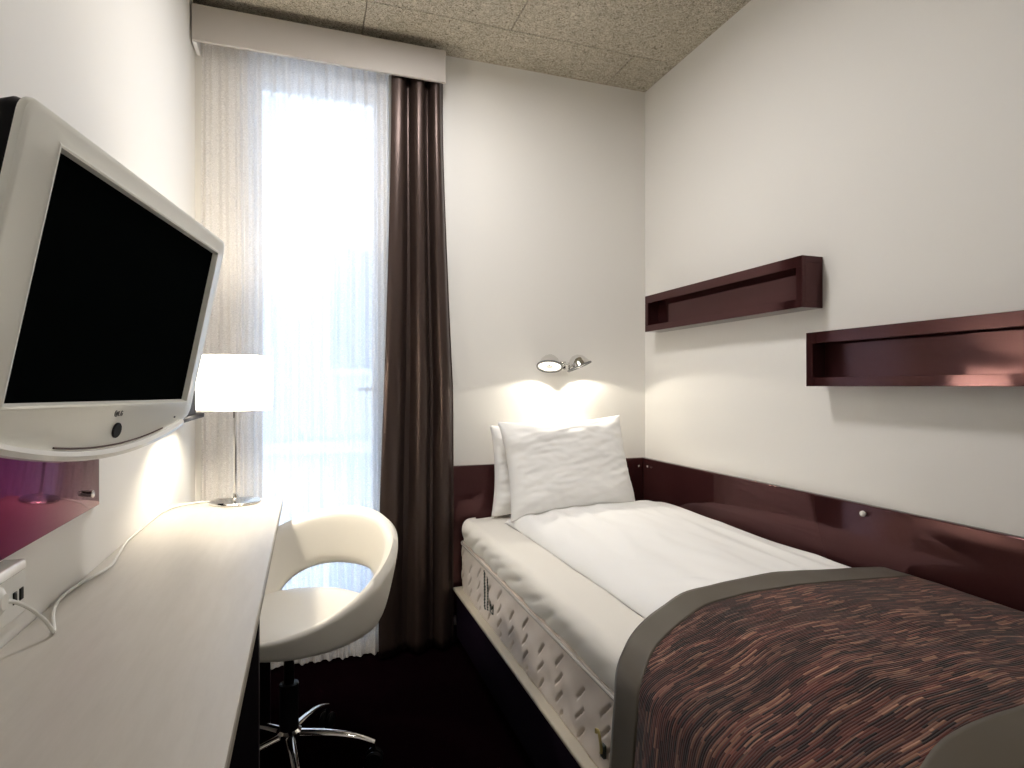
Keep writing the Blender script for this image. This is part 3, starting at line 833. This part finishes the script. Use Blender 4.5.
# ------------------------------------------------------------------ ceiling lamps (out of view; the rear one is added for fill)
def ceiling_lamp(loc, label):
    t = thing('ceiling_lamp', label, 'lamp', loc, 'round ceiling lamps')
    Mx = Matrix.Translation(loc)
    MB().lathe([(0, 0), (.15, 0), (.155, -.006), (.155, -.03), (.145, -.034), (.140, -.028), (0, -.028)], Mx, 40).build('lamp_body', M['whiteplastic'], t)
    MB().lathe([(0, -.0285), (.138, -.0285), (.135, -.036), (.10, -.042), (0, -.045)], Mx, 40).build('diffuser', M['diffuser'], t)
    return t
ceiling_lamp((.42, 1.72, ZC), 'round white ceiling lamp above the space between desk and bed')
ceiling_lamp((.62, -.55, ZC), 'added round white ceiling lamp behind the viewer, carries the fill light')  # invented fixture to go with the fill light

# ------------------------------------------------------------------ lights
def light(name, kind, loc, power, col=(1, 1, 1), d=None, **kw):
    L = bpy.data.lights.new(name, kind); L.energy = power; L.color = col
    for k, v in kw.items(): setattr(L, k, v)
    o = bpy.data.objects.new(name, L); o.location = loc
    if d is not None: o.rotation_euler = Vector(d).normalized().to_track_quat('-Z', 'Y').to_euler()
    link(o); return o
light('ceiling_light', 'AREA', (.42, 1.72, ZC - .05), 14, (1, .965, .95), (0, 0, -1), shape='DISK', size=.26)
light('entrance_fill', 'AREA', (.62, -.55, ZC - .05), 6, (1, .96, .92), (0, 0, -1), shape='DISK', size=.26)  # added general fill from the entry side, no known lamp there
for i, (p, d) in enumerate(spots):
    light('reading_light', 'SPOT', p, 3.8, (1, .92, .78), d, spot_size=math.radians(138), spot_blend=.16, shadow_soft_size=.012)
po = light('window_portal', 'AREA', (.0535, YB + .29, 1.23), 1, (1, 1, 1), (0, -1, 0), shape='RECTANGLE', size=.537, size_y=2.34)
po.data.cycles.is_portal = True

wd = bpy.data.worlds.new('sky'); S.world = wd; wd.use_nodes = True
bg = wd.node_tree.nodes['Background']; bg.inputs[0].default_value = (.66, .79, 1.0, 1); bg.inputs[1].default_value = 6.6

# ------------------------------------------------------------------ camera
cam = bpy.data.cameras.new('camera'); co = bpy.data.objects.new('camera', cam); link(co)
cam.sensor_width = 36; cam.lens = 36 * 593 / 1024
cam.shift_y = 2 / 1024
cam.clip_start = .01
co.location = (0, 0, 1.10); co.rotation_euler = (PI / 2, 0, -math.atan(205 / 593))
S.camera = co
S.view_settings.view_transform = 'Standard'; S.view_settings.look = 'None'; S.view_settings.exposure = .10; S.view_settings.gamma = 1
S.view_settings.use_curve_mapping = False
S.cycles.use_denoising = True
S.cycles.max_bounces = 10; S.cycles.diffuse_bounces = 6; S.cycles.transparent_max_bounces = 12
